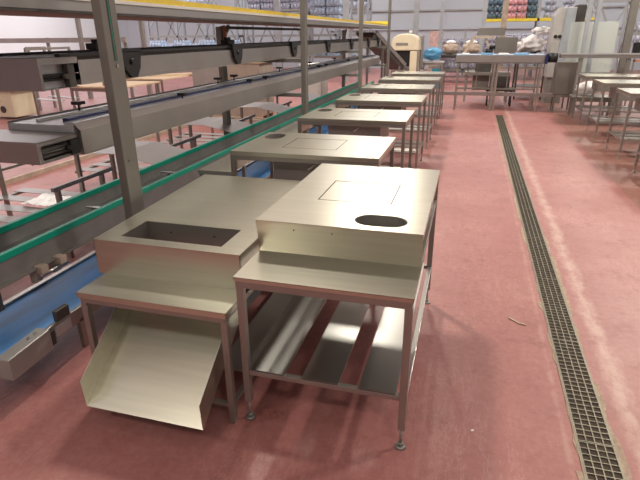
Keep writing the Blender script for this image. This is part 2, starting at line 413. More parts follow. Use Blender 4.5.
# ------------------------------------------------------------------ flat packing tables, mirrored and turned
def flat_table(label):
    r = thing('flat_packing_table', label, 'table', (0,0,0), 0, 'flat steel packing tables in rows')
    x0, x1, y0, y1 = -.65, .65, 0, .95
    hole = stadium(-.60, -.415, .60, .87)
    hatch = rect(-.26, .235, .24, .70)
    t = MB().plate(rect(x0,x1,y0,y1), [hole, hatch], 1.076, 1.080)
    t.box(x0,x1,y0,y0+.003,1.045,1.0765).box(x0,x1,y1-.003,y1,1.045,1.0765).box(x1-.003,x1,y0,y1,1.045,1.0765).box(x0,x0+.003,y0,y1,.888,1.0765)
    t.build('work_top', 'sheet', r)
    MB().box(-.2522, .2272, .2508, .6892, 1.0765, 1.0795).build('hatch_panel', 'sheet', r)
    MB().plate(rect(-.2598,.2348,.2402,.6998), [rect(-.2525,.2275,.2505,.6895)], 1.072, 1.0798).build('hatch_gasket', 'pit', r)
    MB().plate(stadium(-.603,-.412,.597,.873), [stadium(-.599,-.416,.601,.869)], 1.02, 1.0755).build('hole_collar', 'dull', r)
    # step at the outer end
    MB().box(x0-.33, x0+.002, y0, y1, .886, .890).box(x0-.33, x0-.327, y0, y1, .86, .888).box(x0-.33,x0,y0,y0+.003,.86,.888).build('end_ledge', 'sheet', r)
    f = MB()
    f.box(x0, x1-.004, y0+.005, y0+.03, 1.005, 1.045); f.box(x0, x1-.004, y1-.03, y1-.005, 1.005, 1.045); f.box(x1-.035, x1-.004, y0+.03, y1-.03, 1.005, 1.045)
    f.box(x0-.32, x0, y0+.005, y0+.03, .83, .86); f.box(x0-.32, x0, y1-.03, y1-.005, .83, .86)
    f.build('top_rail', 'tube', r, .002)
    for x, z in ((x0-.305, .84), (x0+.02, 1.01), (x1-.024, 1.01)):
        for y in (y0+.025, y1-.025): leg(r, x, y, z, 0, .036)
    for b in ((x1-.045, x1-.006, y0+.045, y1-.045), (x0-.32, x0-.29, y0+.045, y1-.045), (x0-.28, x1-.05, y0+.01, y0+.038), (x0-.28, x1-.05, y1-.038, y1-.01)):
        MB().box(*b, .30, .328).build('shelf_rail', 'tube', r, .002)
    for a in (.06, .37, .68):
        MB().box(x0-.29, x1-.01, a, a+.2, .334, .337).box(x0-.29,x1-.01,a,a+.003,.3285,.3345).build('shelf_slat', 'steel', r)
    # open bin hung under the work top
    b = MB().box(-.30, .34, .12, .123, .74, 1.0).box(-.30, .34, .80, .803, .74, 1.0).box(-.30,-.297,.12,.80,.74,1.0).box(.337,.34,.12,.80,.74,1.0).box(-.30,.34,.12,.803,.737,.741)
    b = b.build('under_bin', 'dull', r)
    MB().path([(.02,.118,.93),(.03,.09,.935),(.06,.085,.955),(.075,.118,.97)], .008, 8).build('handle', 'paper', b)
    return r
names = ['flat steel table with paper label, first in the row behind the stepped table',
         'flat steel table directly behind the one with the paper label',
         'third flat steel table from the stepped table along the green rails',
         'fourth flat steel table from the stepped table along the green rails',
         'second-last flat steel table of the row ending at the cream machine',
         'last flat steel table of the row, nearest the cream machine']
ys = [3.97, 5.88, 7.74, 9.66, 11.62, 13.45]
ft = flat_table(names[0]); ft.location = (-1.295, ys[0], 0)
for i in range(1, 6): dup(ft, (-1.31, ys[i], 0), names[i])
tag(MB().box(-.785, -.665, 4.04, 4.19, 1.0803, 1.0813).build('paper_label', 'paper'), 'small white paper label lying on the first flat table', 'paper')
tag(MB().box(-.562, -.545, 2.64, 2.656, 1.0803, 1.0815).build('paper_scrap', 'paper'), 'tiny white paper scrap on the stepped table beside the oval hole', 'paper')
# right-hand row
rn = ['flat steel table cut by the photo edge, nearest in the short row past the drain',
      'second flat steel table from the near end of the short row past the drain',
      'third flat steel table from the near end of the short row past the drain',
      'farthest flat steel table of the short row past the drain, by the grey cabinet']
for i, y in enumerate((7.73, 9.58, 11.50, 13.28)):
    dup(ft, (3.17, y+.93, 0), rn[i], rz=math.pi)
for o in [o for o in C.objects if o.get('label') in rn]: o.location.x = 3.17

# ------------------------------------------------------------------ support columns and beams of the conveyor gantry
colY = [2.93, 7.0, 10.8, 14.5]
near_lab = ['steel gantry column standing behind the hopper table, with a slot near its top', 'steel gantry column by the outer corner of the second flat table', 'steel gantry column between the fourth and fifth flat tables', 'steel gantry column at the end of the yellow-railed tray']
for i, y in enumerate(colY):
    r = thing('gantry_column', near_lab[i], 'column', (-2.21, y, 0), 0, 'near gantry columns')
    sx, sy = .032, (.075 if i == 0 else .06)
    MB().box(-sx, sx, -sy, sy, .01, 3.3).build('post', 'colpaint', r, .006)
    MB().box(-.055, .055, -.095, .095, 0, .01).build('base_plate', 'dull', r)
    if i == 0:
        MB().box(sx, sx+.002, -.018, .012, 1.86, 3.2).build('slot', 'dark', r)
        MB().box(sx+.001, sx+.004, -.006, -.001, 1.86, 3.2).build('cable', 'green', r)
        MB().tube((sx,0,1.83),(sx+.008,0,1.83),.011,10).build('bolt', 'steel', r)
        MB().tube((sx,-.02,1.22),(sx+.008,-.02,1.22),.011,10).build('cap_bolt', 'steel', r)
far_lab = ['far gantry column beside the orange strap, behind the upper conveyor', 'far gantry column behind the second near column, past the long tie rail', 'farthest gantry column on the outer side of the conveyors']
for i, y in enumerate(colY[1:]):
    r = thing('gantry_column', far_lab[i], 'column', (-3.44, y, 0), 0, 'far gantry columns')
    MB().box(-.04, .04, -.06, .06, .01, 2.12).build('post', 'colpaint', r, .006)
    MB().box(-.07, .07, -.1, .1, 0, .01).build('base_plate', 'dull', r)
    MB().bar((0,.06,1.95),(0,.28,2.13),.04,.05).build('brace', 'dull', r)
# tie rail between the far columns
tag(MB().box(-3.47, -3.41, 7.06, 10.74, 2.09, 2.13).build('tie_rail', 'dark'), 'thin dark rail joining the far gantry columns under the tray', 'rail')
for i, y in enumerate(colY):
    for z, n in ((1.249, 'mid'), (1.705, 'upper')):
        if i == 0: continue
        xx = (-3.40 if i else -3.44)
        a = MB().box(-3.395, -2.245, y-.03, y+.03, z-.05, z)
        tag(a.build('cross_beam', 'colpaint'), f'short steel cross beam carrying the {"lower blue-striped" if n=="mid" else "upper black-bracketed"} conveyor at ' + ['the nearest column', 'the second column', 'the third column', 'the fourth column'][i], 'beam', 'gantry cross beams')
tag(MB().box(-3.385, -3.365, 6.98, 7.02, 1.93, 2.14).build('strap', 'orange'), 'orange strap hanging beside the far gantry column', 'strap')

# ------------------------------------------------------------------ upper conveyor
def upper_conveyor():
    r = thing('overhead_conveyor', 'upper steel belt conveyor with black hanging brackets, under the yellow-railed tray', 'conveyor', (-2.8, 2.63, 0))
    X = lambda x: x+2.8
    Yy = lambda y: y-2.63
    # side covers, start past the drive end
    p = MB().box(X(-2.50), X(-2.496), Yy(2.96), Yy(14.9), 1.735, 1.862).box(X(-2.53), X(-2.497), Yy(2.96), Yy(14.9), 1.73, 1.74)
    p.box(X(-3.10), X(-3.096), Yy(2.96), Yy(14.9), 1.735, 1.862).build('side_cover', 'cover', r)
    MB().box(X(-3.098), X(-2.498), Yy(2.96), Yy(14.9), 1.706, 1.732).build('underside', 'dull', r)
    MB().box(X(-3.08), X(-2.52), Yy(2.70), Yy(14.9), 1.85, 1.885).build('belt', 'dark', r)
    g = MB().box(X(-2.53), X(-2.49), Yy(2.80), Yy(14.9), 1.886, 1.905); g.box(X(-3.1), X(-3.06), Yy(2.6), Yy(14.9), 1.886, 1.905)
    g.build('guide_rail', 'black', r)
    # drive end
    e = MB().box(X(-3.10), X(-2.50), Yy(2.62), Yy(2.625), 1.695, 1.885); e.box(X(-3.10), X(-2.52), Yy(2.625), Yy(2.96), 1.695, 1.70)
    e.box(X(-2.505), X(-2.50), Yy(2.625), Yy(2.64), 1.695, 1.885); e.box(X(-2.505), X(-2.50), Yy(2.64), Yy(2.96), 1.845, 1.885); e.box(X(-3.1), X(-3.095), Yy(2.625), Yy(2.96), 1.68, 1.885)
    e.build('end_housing', 'cover', r)
    MB().box(X(-2.56), X(-2.555), Yy(2.63), Yy(2.955), 1.701, 1.85).build('recess_plate', 'slide', r)
    tk = MB().box(X(-2.55), X(-2.53), Yy(2.66), Yy(2.86), 1.775, 1.79).box(X(-2.55), X(-2.53), Yy(2.66), Yy(2.86), 1.745, 1.757)
    tk.tube((X(-2.54), Yy(2.66), 1.768), (X(-2.54), Yy(2.88), 1.768), .008)
    tk = tk.build('tensioner', 'black', r)
    MB().box(X(-2.55), X(-2.51), Yy(2.87), Yy(2.93), 1.70, 1.84).tube((X(-2.55),Yy(2.85),1.768),(X(-2.50),Yy(2.85),1.768),.018).build('bearing_block', 'dark', tk)
    for y in (3.5, 5.42, 7.37, 9.28, 11.2, 13.1, 14.5):
        b = MB().prism([(Yy(y)-.13,1.90),(Yy(y)+.13,1.90),(Yy(y)+.10,1.78),(Yy(y)+.05,1.715),(Yy(y)-.02,1.715),(Yy(y)-.09,1.78)], 'x', X(-2.495), X(-2.465))
        b.tube((X(-2.48),Yy(y),1.83),(X(-2.45),Yy(y),1.83),.02,8)
        b.box(X(-2.52), X(-2.465), Yy(y)-.13, Yy(y)+.13, 1.895, 1.92)
        b.build('guide_bracket', 'black', r)
    for y in (3.9, 6.4):
        MB().box(X(-3.10), X(-3.0), Yy(y)-.1, Yy(y)+.1, 1.906, 1.955).box(X(-3.08),X(-3.03),Yy(y)-.05,Yy(y)+.05,1.955,1.985).build('clamp', 'black', r)
    return r
upper_conveyor()

# ------------------------------------------------------------------ middle conveyor
def mid_conveyor():
    r = thing('slide_conveyor', 'long steel conveyor with a navy stripe and pale sliding bed, below the upper one', 'conveyor', (-2.8, 2.55, 0))
    X = lambda x: x+2.8
    Yy = lambda y: y-2.55
    YE = 14.9
    p = MB().box(X(-2.502), X(-2.498), Yy(2.87), Yy(YE), 1.265, 1.42)
    p.prism([(X(-2.502),1.415),(X(-2.498),1.415),(X(-2.545),1.462),(X(-2.55),1.462)], 'y', Yy(2.87), Yy(YE))
    p.box(X(-3.10), X(-3.096), Yy(2.87), Yy(YE), 1.265, 1.46)
    p.build('side_cover', 'cover', r)
    MB().box(X(-3.095), X(-2.503), Yy(2.88), Yy(YE), 1.25, 1.40).build('frame', 'dull', r)
    MB().box(X(-3.095), X(-2.55), Yy(2.87), Yy(YE), 1.401, 1.448).build('slide_bed', 'slide', r)
    MB().box(X(-2.70), X(-2.65), Yy(2.95), Yy(YE), 1.4485, 1.480).build('stripe', 'navy', r)
    MB().box(X(-2.93), X(-2.91), Yy(2.95), Yy(YE), 1.4485, 1.468).build('guide_rail', 'steel', r)
    MB().box(X(-2.648), X(-2.552), Yy(2.9), Yy(YE), 1.4485, 1.464).build('edge_strip', 'slide', r)
    e = MB().box(X(-3.35), X(-2.52), Yy(2.50), Yy(2.505), 1.265, 1.40).box(X(-3.35), X(-2.52), Yy(2.505), Yy(2.86), 1.397, 1.402).box(X(-3.35), X(-2.54), Yy(2.505), Yy(2.86), 1.265, 1.27)
    e.box(X(-2.525), X(-2.52), Yy(2.505), Yy(2.53), 1.265, 1.40).box(X(-2.525), X(-2.52), Yy(2.53), Yy(2.86), 1.375, 1.40).box(X(-2.525), X(-2.52), Yy(2.53), Yy(2.86), 1.265, 1.285)
    e.build('end_housing', 'cover', r)
    MB().box(X(-2.60), X(-2.595), Yy(2.51), Yy(2.865), 1.255, 1.395).build('recess_plate', 'dull', r)
    tk = MB().box(X(-2.535), X(-2.526), Yy(2.54), Yy(2.78), 1.338, 1.352).box(X(-2.535), X(-2.526), Yy(2.54), Yy(2.78), 1.30, 1.312).tube((X(-2.53),Yy(2.54),1.325),(X(-2.53),Yy(2.82),1.325),.008)
    tk.build('tensioner', 'dark', r)
    MB().box(X(-2.535), X(-2.505), Yy(2.77), Yy(2.84), 1.275, 1.37).tube((X(-2.53),Yy(2.75),1.325),(X(-2.49),Yy(2.75),1.325),.016).build('bearing_block', 'black', r)
    ky = [4.35, 5.95, 6.46, 8.2, 9.0, 9.5, 11.3, 12.4]
    for y in ky:
        k = MB().tube((X(-2.575),Yy(y),1.448),(X(-2.575),Yy(y),1.49),.008,8).box(X(-2.61),X(-2.535),Yy(y)-.03,Yy(y)+.03,1.49,1.512)
        k.build('clamp_knob', 'black', r)
    for y in (3.5, 5.98, 6.45, 8.2, 9.9, 11.8):
        k = MB().tube((X(-3.02),Yy(y),1.448),(X(-3.02),Yy(y),1.50),.008,8).box(X(-3.06),X(-2.98),Yy(y)-.035,Yy(y)+.035,1.50,1.525)
        k.build('clamp_knob', 'black', r)
    return r
mid_conveyor()

# ------------------------------------------------------------------ yellow railed tray at the top
r = thing('overhead_tray', 'long overhead tray with a yellow rail along its edge, above the conveyors', 'tray', (-3.0, 1.2, 0))
X = lambda x: x+3.0
Yy = lambda y: y-1.2
MB().box(X(-2.504), X(-2.50), 0, Yy(16.1), 2.16, 2.235).build('side_panel', 'cover', r)
MB().box(X(-2.4995), X(-2.482), 0, Yy(16.1), 2.222, 2.245).build('white_lip', 'paper', r)
MB().box(X(-2.515), X(-2.485), 0, Yy(16.1), 2.2455, 2.285).build('yellow_rail', 'yellow', r)
MB().box(X(-3.60), X(-2.506), 0, Yy(16.1), 2.165, 2.185).build('bottom_board', 'brownboard', r)
MB().box(X(-2.56), X(-2.506), 0, Yy(16.1), 2.145, 2.164).build('support_angle', 'dark', r)
MB().box(X(-3.61), X(-3.59), 0, Yy(16.1), 2.186, 2.26).build('far_panel', 'dull', r)
MB().prism([(X(-3.59),Yy(15.6)),(X(-3.55),Yy(15.6)),(X(-2.49),Yy(16.09)),(X(-2.53),Yy(16.09))], 'z', 2.246, 2.36).build('end_board', 'yellow', r)
tag(MB().box(-3.5, -2.9, 1.75, 2.12, 2.186, 2.33).build('control_box', 'black'), 'black box at the near end of the overhead tray', 'box')

# ------------------------------------------------------------------ green chain conveyor
r = thing('chain_conveyor', 'low grey chain conveyor with two green guide rails, beside the flat tables', 'conveyor', (-2.87, 1.2, 0))
X = lambda x: x+2.87
Yy = lambda y: y-1.2
YE = Yy(15.0)
MB().box(X(-2.668), X(-2.664), 0, YE, .57, .727).box(X(-2.70), X(-2.66), 0, YE, .565, .575).build('side_plate', 'chain_grey', r)
MB().box(X(-3.085), X(-3.08), 0, YE, .57, .727).build('far_plate', 'chain_grey', r)
MB().box(X(-3.08), X(-2.67), 0, YE, .60, .625).build('bed', 'chain_grey', r)
for a, b in ((-2.69, -2.652), (-3.10, -3.062)):
    MB().box(X(a), X(b), 0, YE, .728, .772).build('green_rail', 'green', r, .004)
cm = MB()
k = 0
y = 1.25
while y < 9:
    cm.box(X(-2.745), X(-2.695), Yy(y), Yy(y)+.028, .6255, .66); y += .05
cm.box(X(-2.74), X(-2.70), Yy(9), Yy(15), .6255, .655)
ch_ = cm.build('chain', 'dark', r); ch_['kind'] = 'stuff'
for y in (1.9, 3.9, 5.9, 8.2, 10.3, 12.4, 14.4):
    l = MB().box(X(-3.06), X(-3.02), Yy(y)-.02, Yy(y)+.02, .0, .53)
    l.box(X(-3.06), X(-2.68), Yy(y)-.02, Yy(y)+.02, .53, .57).build('leg_frame', 'tube', r)
for y in (2.43, 2.60):
    MB().box(X(-2.663), X(-2.60), Yy(y)-.03, Yy(y)+.03, .545, .60).box(X(-2.70), X(-2.655), Yy(y)-.04, Yy(y)+.02, .48, .56).build('sensor_bracket', 'sack', r, .004)
MB().tube((X(-2.63),Yy(2.40),.53),(X(-2.63),Yy(2.66),.53),.017).build('sensor_tube', 'steel', r)
MB().box(X(-2.66), X(-2.635), Yy(1.85), Yy(3.0), .578, .592).build('cable_tray', 'dull', r)
MB().box(X(-2.95), X(-2.80), Yy(3.28), Yy(3.31), .70, .712).box(X(-2.89), X(-2.875), Yy(3.285), Yy(3.305), .6255, .70).build('stop_bar', 'steel', r)
MB().box(X(-2.90), X(-2.87), Yy(4.45), Yy(4.48), .6255, .70).box(X(-2.98), X(-2.80), Yy(4.45), Yy(4.48), .70, .712).build('stop_bar', 'steel', r)
a_ = MB().box(.05, .09, Yy(1.9), Yy(2.22), .45, .50).box(.05, .09, Yy(2.18), Yy(2.22), .36, .45).box(.05, .09, Yy(1.9), Yy(1.94), .50, .60).build('support_arm', 'dark', r)
MB().box(.04, .10, Yy(2.0), Yy(2.22), .502, .508).build('cap_plate', 'steel', a_)

# ------------------------------------------------------------------ blue belt conveyor on the floor
r = thing('belt_conveyor', 'low blue belt conveyor running behind and under the tables', 'conveyor', (-2.65, 1.85, 0))
X = lambda x: x+2.65
Yy = lambda y: y-1.85
YE = Yy(15.0)
MB().box(X(-2.905), X(-2.44), .0, YE, .285, .298).build('belt', 'belt', r)
MB().box(X(-2.955), X(-2.91), 0, YE, .22, .315).build('far_frame', 'steel', r, .003)
MB().box(X(-2.436), X(-2.405), .30, YE, .20, .306).build('near_frame', 'cover', r, .003)
MB().tube((X(-2.90),.02,.262),(X(-2.44),.02,.262),.036,16).build('end_roller', 'belt', r)
h = MB().prism([(-.02,.30),(.30,.318),(.30,.175),(-.02,.16)], 'x', X(-2.47), X(-2.375)).build('motor_housing', 'housing', r, .006)
for y in (.18, .235):
    MB().tube((X(-2.425),y,.305),(X(-2.425),y,.325),.009,10).build('screw', 'steel', h)
MB().box(X(-2.437), X(-2.385), .305, .34, .19, .285).build('housing_collar', 'dark', r)
MB().box(X(-2.404), X(-2.398), .36, .50, .215, .285).build('rating_plate', 'slide', r)
MB().box(X(-2.435), X(-2.40), .40, .51, .3065, .38).build('sensor_block', 'dark', r, .004)
for y in (.6, 2.6, 4.6, 6.6, 8.6, 10.6, 12.6):
    for x in (-2.93, -2.42): MB().box(X(x)-.015, X(x)+.015, y-.02, y+.02, 0, .22).build('leg', 'tube', r)

# ------------------------------------------------------------------ sorting benches beyond the green rails
def sorting_bench(label, pan=True):
    r = thing('sorting_bench', label, 'bench', (0,0,0), 0, 'sorting benches beyond the chain conveyor')
    if pan:
        p = MB().sheet([(-.75,.795),(-.35,.815),(.0,.825),(.42,.735)], 'y', 0, .74, .003)
        p.build('bent_pan', 'cover', r)
    fl = MB().bar((0,-.98,.70), (0,-.12,.70), .035, .04)
    fl.build('front_bar', 'cover', r, .003)
    for y in (-.92, -.30): MB().box(-.02, .02, y-.02, y+.02, .0, .682).build('leg', 'tube', r)
    MB().box(-1.5, -1.46, -.92, -.88, 0, .70).build('leg', 'tube', r); MB().box(-1.5, -1.46, -.2, -.16, 0, .70).build('leg', 'tube', r)
    for y in (.07, .66): MB().box(-.62, -.58, y-.02, y+.02, 0, .795).build('leg', 'tube', r)
    for a in (-1.51, -.09): MB().box(a, a+.06, -.95, .15, .27, .30).build('shelf_rail', 'tube', r)
    for y in (-.92, -.62, -.32, -.02):
        MB().box(-1.52, -.02, y, y+.16, .301, .306).build('shelf_slat', 'cover', r)
    MB().bar((-1.48,-.95,.60),(-1.48,.72,.60),.03,.03).build('back_rail', 'tube', r)
    return r
sl = ['nearest sorting bench beyond the green rails, with open slats', 'sorting bench whose bent pan shows behind the nearest gantry column',
      'sorting bench whose bent pan shows right of the orange-strap column', 'sorting bench with a bent pan, third along the green rails', 'sorting bench with a bent pan, farthest along the green rails']
b0 = sorting_bench(sl[0], False); b0.location = (-3.60, 4.70, 0)
b1 = sorting_bench(sl[1]); b1.location = (-3.60, 6.60-1.98, 0)
# first bench sits one pitch nearer than the pan bench
b0.location = (-3.60, 2.75+.0, 0)
for i in range(3): dup(b1, (-3.60, 6.57+1.98*i, 0), sl[2+i])
cr = MB()
sub = bmesh.ops.create_grid(cr.bm, x_segments=14, y_segments=10, size=.5)
from mathutils import noise as mnoise
for v in sub['verts']: v.co = V((v.co.x*.45, v.co.y*.35, .03+.05*abs(mnoise.noise(v.co*6))))
o = cr.build('plastic_film', 'white'); o.location = (-4.35, 4.33, .30); o.modifiers.new('t','SOLIDIFY').thickness = .002
tag(o, 'crumpled clear plastic film lying on the slats beyond the green rails', 'film')
tag(MB().box(-6.46, -6.40, 3.0, 15, 0, .07).build('floor_rail', 'sack'), 'long beige rail lying along the floor beyond the sorting benches', 'rail')

# ------------------------------------------------------------------ left background: frames, wooden tables, boxes
def simple_table(name, label, loc, w, d, h, topm, cat='table', group=None, legm='tube', th=.04, shelf=None):
    r = thing(name, label, cat, loc, 0, group)
    MB().box(-w/2, w/2, 0, d, h-th, h).build('table_top', topm, r, .004)
    for x in (-w/2+.05, w/2-.05):
        for y in (.05, d-.05): MB().box(x-.025, x+.025, y-.025, y+.025, 0, h-th).build('leg', legm, r)
    MB().box(-w/2+.05, w/2-.05, .04, .06, h-th-.08, h-th).build('apron', legm, r)
    if shelf: MB().box(-w/2+.03, w/2-.03, .03, d-.03, shelf-.02, shelf).build('lower_shelf', legm, r)
    return r
simple_table('wooden_table', 'wooden-topped table between the two conveyors, nearest of the pair', (-8.7, 10.7, 0), 1.5, 1.7, .90, 'wood')
simple_table('wooden_table', 'second wooden-topped table behind the first, beside grey panels', (-8.75, 12.5, 0), 1.6, 2.1, .95, 'wood')
tag(MB().bar((-8.9,13.3,.971),(-7.9,14.3,.971),.5,.04).build('plank', 'wood'), 'loose pale board lying on the second wooden table', 'board')
tag(MB().bar((-8.35,13.9,1.04),(-8.55,13.9,1.25),.08,.05).build('wood_block', 'wood'), 'short pale wood offcut leaning on the board', 'wood')
tag(MB().box(-8.6,-8.2,10.9,11.3,.901,1.0).build('tray_box', 'greycard', None, .01), 'small grey tray on the nearer wooden table', 'tray')
simple_table('steel_stand', 'low steel stand below the nearer wooden table', (-7.0, 9.0, 0), 1.0, .8, .45, 'dull')
cb = [(-6.33,12.0,.86,.9,1.33,'greycard','tall brown-grey crate behind the upper conveyor'), (-5.36,12.0,.86,.9,1.38,'card','large cardboard crate with a pale lid below the upper conveyor'), (-4.25,14.0,.6,.7,1.22,'paper','pale white crate under the upper conveyor between the second and third near columns')]
for x, y, w, d, h, m, lab in cb:
    o = thing('crate', lab, 'crate', (x,y,0)); MB().box(-w/2,w/2,0,d,.12,h).build('body', m, o, .01); MB().box(-w/2-.03,w/2+.03,-.03,d+.03,h+.001,h+.05).build('lid', 'wood' if m=='card' else m, o)
    MB().box(-w/2,w/2,0,.1,0,.12).box(-w/2,w/2,d-.1,d,0,.12).box(-w/2,w/2,d/2-.05,d/2+.05,0,.12).build('pallet_base', 'wood', o)
# lean-to frames on the far left
fr = [(-10.9,11.13),(-10.2,11.6),(-9.6,12.1)]
r = thing('open_stand', 'open steel frame with thin legs seen under the upper conveyor', 'frame', (-10.3, 11.6, 0))
for x, y in ((-.61,-.47),(-.71,.45),(-.78,1.27),(-1.9,.95),(-1.95,1.6)): MB().box(x-.03,x+.03,y-.03,y+.03,0,1.70).build('leg', 'tube', r)
MB().bar((-.60,-.5,1.73),(-.79,1.3,1.73),.05,.06).build('top_rail', 'tube', r)
MB().bar((-1.93,.9,1.73),(-1.95,1.65,1.73),.05,.06).build('top_rail', 'tube', r)
for y in (.55,1.2): MB().bar((-1.95,y+.3,.35),(-.72,y,.35),.2,.02).build('shelf_slat', 'slide', r)
r = thing('packing_machine', 'cream machine with tangled film on top at the photo edge, under the upper conveyor', 'machine', (-11.9, 10.9, 0))
MB().box(-.45,.45,0,.8,.05,.72).build('body', 'cream', r, .02); MB().box(-.55,.6,-.05,.85,.72,.76).build('table_top', 'dull', r)
MB().box(-.5,.35,.2,.7,.95,1.5).box(-.5,-.45,.2,.25,.76,.95).box(.3,.35,.2,.25,.76,.95).build('hood', 'card', r, .02)
MB().tube((.1,-.012,.25),(.1,.0,.25),.09,16).box(-.1,.05,-.01,0,.45,.5).build('gauge', 'dark', r)
f = MB().blob((.2,.2,.84),(.45,.25,.09),3,.8,3).build('film_tangle', 'bluefilm', r)
r = thing('overhead_rail', 'horizontal pale rail standing in front of the white wall', 'rail', (-15, 16, 0))
MB().box(-6,3.6,-.05,.05,1.83,1.99).build('rail', 'greycard', r)
for x in (-5.5,-2.5,.3,3.5): MB().box(x-.05,x+.05,.05,.12,0,2.0).build('post', 'dull', r)
tag(MB().box(-10.75,-10.62,15.9,16.02,0,3.6).build('thin_post', 'dull'), 'thin grey post standing before the white wall', 'post')
tag(MB().box(-12.9,-12.78,15.5,15.62,0,3.6).build('thin_post', 'dull'), 'thin grey post crossing the pale rail before the white wall', 'post')

# ------------------------------------------------------------------ pallet racking with wrapped packs, far left
def rack(label, x0, x1, y, h, levels, mat='rackgrey', beam='yellow', n=3, d=1.0, braces=True):
    r = thing('pallet_rack', label, 'rack', (x0, y, 0)); w = x1-x0
    for i in range(n+1):
        x = w*i/n; u = MB().box(x-.05,x+.05,0,.1,0,h).box(x-.05,x+.05,d-.1,d,0,h)
        z = .2; s = 0
        while z+1.0 < h:
            a, b = (.05, d-.05) if s % 2 == 0 else (d-.05, .05)
            u.bar((x,a,z),(x,b,z+1.0),.04,.04,(1,0,0)); z += 1.0; s += 1
        u.build('upright_frame', mat, r)
        if braces and i < n:
            MB().bar((x+.05,d-.02,.9),(x+w/n-.05,d-.02,h-.4),.05,.05,(0,1,0)).bar((x+.05,d-.02,h-.4),(x+w/n-.05,d-.02,.9),.05,.05,(0,1,0)).build('cross_brace', 'dull', r)
    for z in levels:
        MB().box(.05,w-.05,0,.05,z-.12,z).box(.05,w-.05,d-.05,d,z-.12,z).box(.05,w-.05,.06,d-.06,z-.03,z-.0).build('shelf_beam', beam, r)
    return r
def pack_mesh(w, d, h, seed):
    """shrink-wrapped block of bottles: rounded bottle columns under film"""
    b = MB(); nx, ny = max(2, int(w/.16)), 2
    rad = w/nx/2
    for lv in range(max(1, int(round(h/.36)))):
        hh = h/max(1, int(round(h/.36)))
        for i in range(nx):
            for y in (rad, d-rad):
                x = -w/2+rad+2*rad*i; b.tube((x,y,lv*hh+.001),(x,y,lv*hh+hh*.70),rad*.99,8); b.tube((x,y,lv*hh+hh*.70),(x,y,lv*hh+hh*.97),rad*.95,8,rad*.35)
        b.box(-w/2+.02,w/2-.02,.05,d-.05,lv*hh,lv*hh+hh*.8)
    return b
protos = {}
def pack(kind, w, d, h, loc, label, group):
    key = (kind, w, d, h)
    if key not in protos:
        o = pack_mesh(w, d, h, 1).build('bottle_pack', kind); protos[key] = o
    else:
        o = protos[key].copy(); C.objects.link(o)
    o.location = loc
    return tag(o, label, 'bottle pack', group)
rack('grey pallet rack with crossed braces behind the conveyors, against the far wall', -19.0, -13.2, 29, 4.6, (2.05, 3.35), beam='dull')
rack('long pallet rack behind the second column, holding pale blue packs', -12.6, -5.6, 29, 4.6, (2.05, 3.35), beam='dull', n=4)
for i in range(7):
    pack('packblue', .72, .8, .62 if i % 2 else .8, (-17.6+.78*i, 27.3, 1.0 - .0), 'pale blue shrink-wrapped bottle pack on the low bench before the braced rack', 'blue packs before the braced rack')
simple_table('low_bench', 'low dark bench under the pale blue packs before the braced rack', (-15.3, 27.1, 0), 5.9, 1.1, 1.0, 'dull')
for i in range(8):
    pack('packblue', .72, .8, .62, (-11.7+.78*i, 27.3, 1.0), 'pale blue shrink-wrapped bottle pack on the low bench before the long rack', 'blue packs before the long rack')
simple_table('low_bench', 'low dark bench under the pale blue packs before the long rack', (-8.9, 27.1, 0), 6.6, 1.1, 1.0, 'dull')
for i in range(8):
    pack('packgrey', .74, .8, .72, (-12.6+1.75*(i//2)+(.47,1.28)[i%2], 29.1, 3.352), 'grey-lilac bottle pack on the upper shelf of the long rack', 'grey packs on the long rack')
for i in range(4):
    pack('packgrey', .74, .8, .72, (-19.0+1.933*(i//2)+(.5,1.4)[i%2], 29.1, 3.352), 'grey-lilac bottle pack on the upper shelf of the braced rack', 'grey packs on the braced rack')
rack('narrow tall rack of pale packs seen past the second column, above the tray', -7.9, -5.9, 25.5, 4.2, (2.55,), beam='dull', n=1, braces=False)
for z in (2.552, 3.28):
    for i in range(2): pack('packblue', .74, .8, .72, (-7.4+.8*i, 25.6, z), 'pale blue bottle pack stacked in the narrow tall rack above the tray', 'blue packs in the narrow rack')
# extra columns at the far side
for x, y, lab in ((-9.2,25,'pale column behind the tray, left of the second gantry column'), (-5.6,24,'pale column behind the third gantry column'), (-4.95,24,'second pale column close behind the third gantry column')):
    o = struct(MB().box(x-.12,x+.12,y-.12,y+.12,0,H).build('column', 'colpale')); o['label'] = lab
for x, y, w in ((-1.36,22.8,.07),(-2.3,22.0,.10),(.31,26,.09)):
    struct(MB().box(x-w,x+w,y-w,y+w,0,3.2 if x==-1.36 else H).build('column', 'colpale'))
struct(MB().box(.82,1.0,19.9,20.1,0,H).build('column', 'sack'))

# ------------------------------------------------------------------ inclined conveyor and cream machine at the far end of the row
r = thing('inclined_conveyor', 'dark inclined conveyor dropping from the upper conveyor towards the cream machine', 'conveyor', (0,15.4,0))
MB().bar((-3.0,0,2.0),(-2.3,1.6,1.02),.5,.14).build('bed', 'dark', r)
MB().bar((-3.28,-.0,2.07),(-2.58,1.6,1.09),.03,.12).bar((-2.72,0,2.07),(-2.02,1.6,1.09),.03,.12).build('side_guard', 'dull', r)
for y, z in ((.4,1.62),(1.3,1.08)):
    for dx in (-.2,.25): MB().box(-3.0+.437*y+dx-.03,-3.0+.437*y+dx+.03,y-.03,y+.03,0,z).build('leg', 'tube', r)
r = thing('wrapping_machine', 'cream-hooded wrapping machine at the end of the flat tables', 'machine', (-2.2, 18, 0))
hood = []
for k in range(13):
    t_ = math.pi*k/12; hood.append((.44*math.cos(t_)*(1 if abs(math.cos(t_))<.95 else 1), 1.72+.30*math.sin(t_)**.7))
MB().prism([(.46,1.5)]+hood+[(-.46,1.5)], 'y', 0, .9).build('hood', 'cream', r, .03)
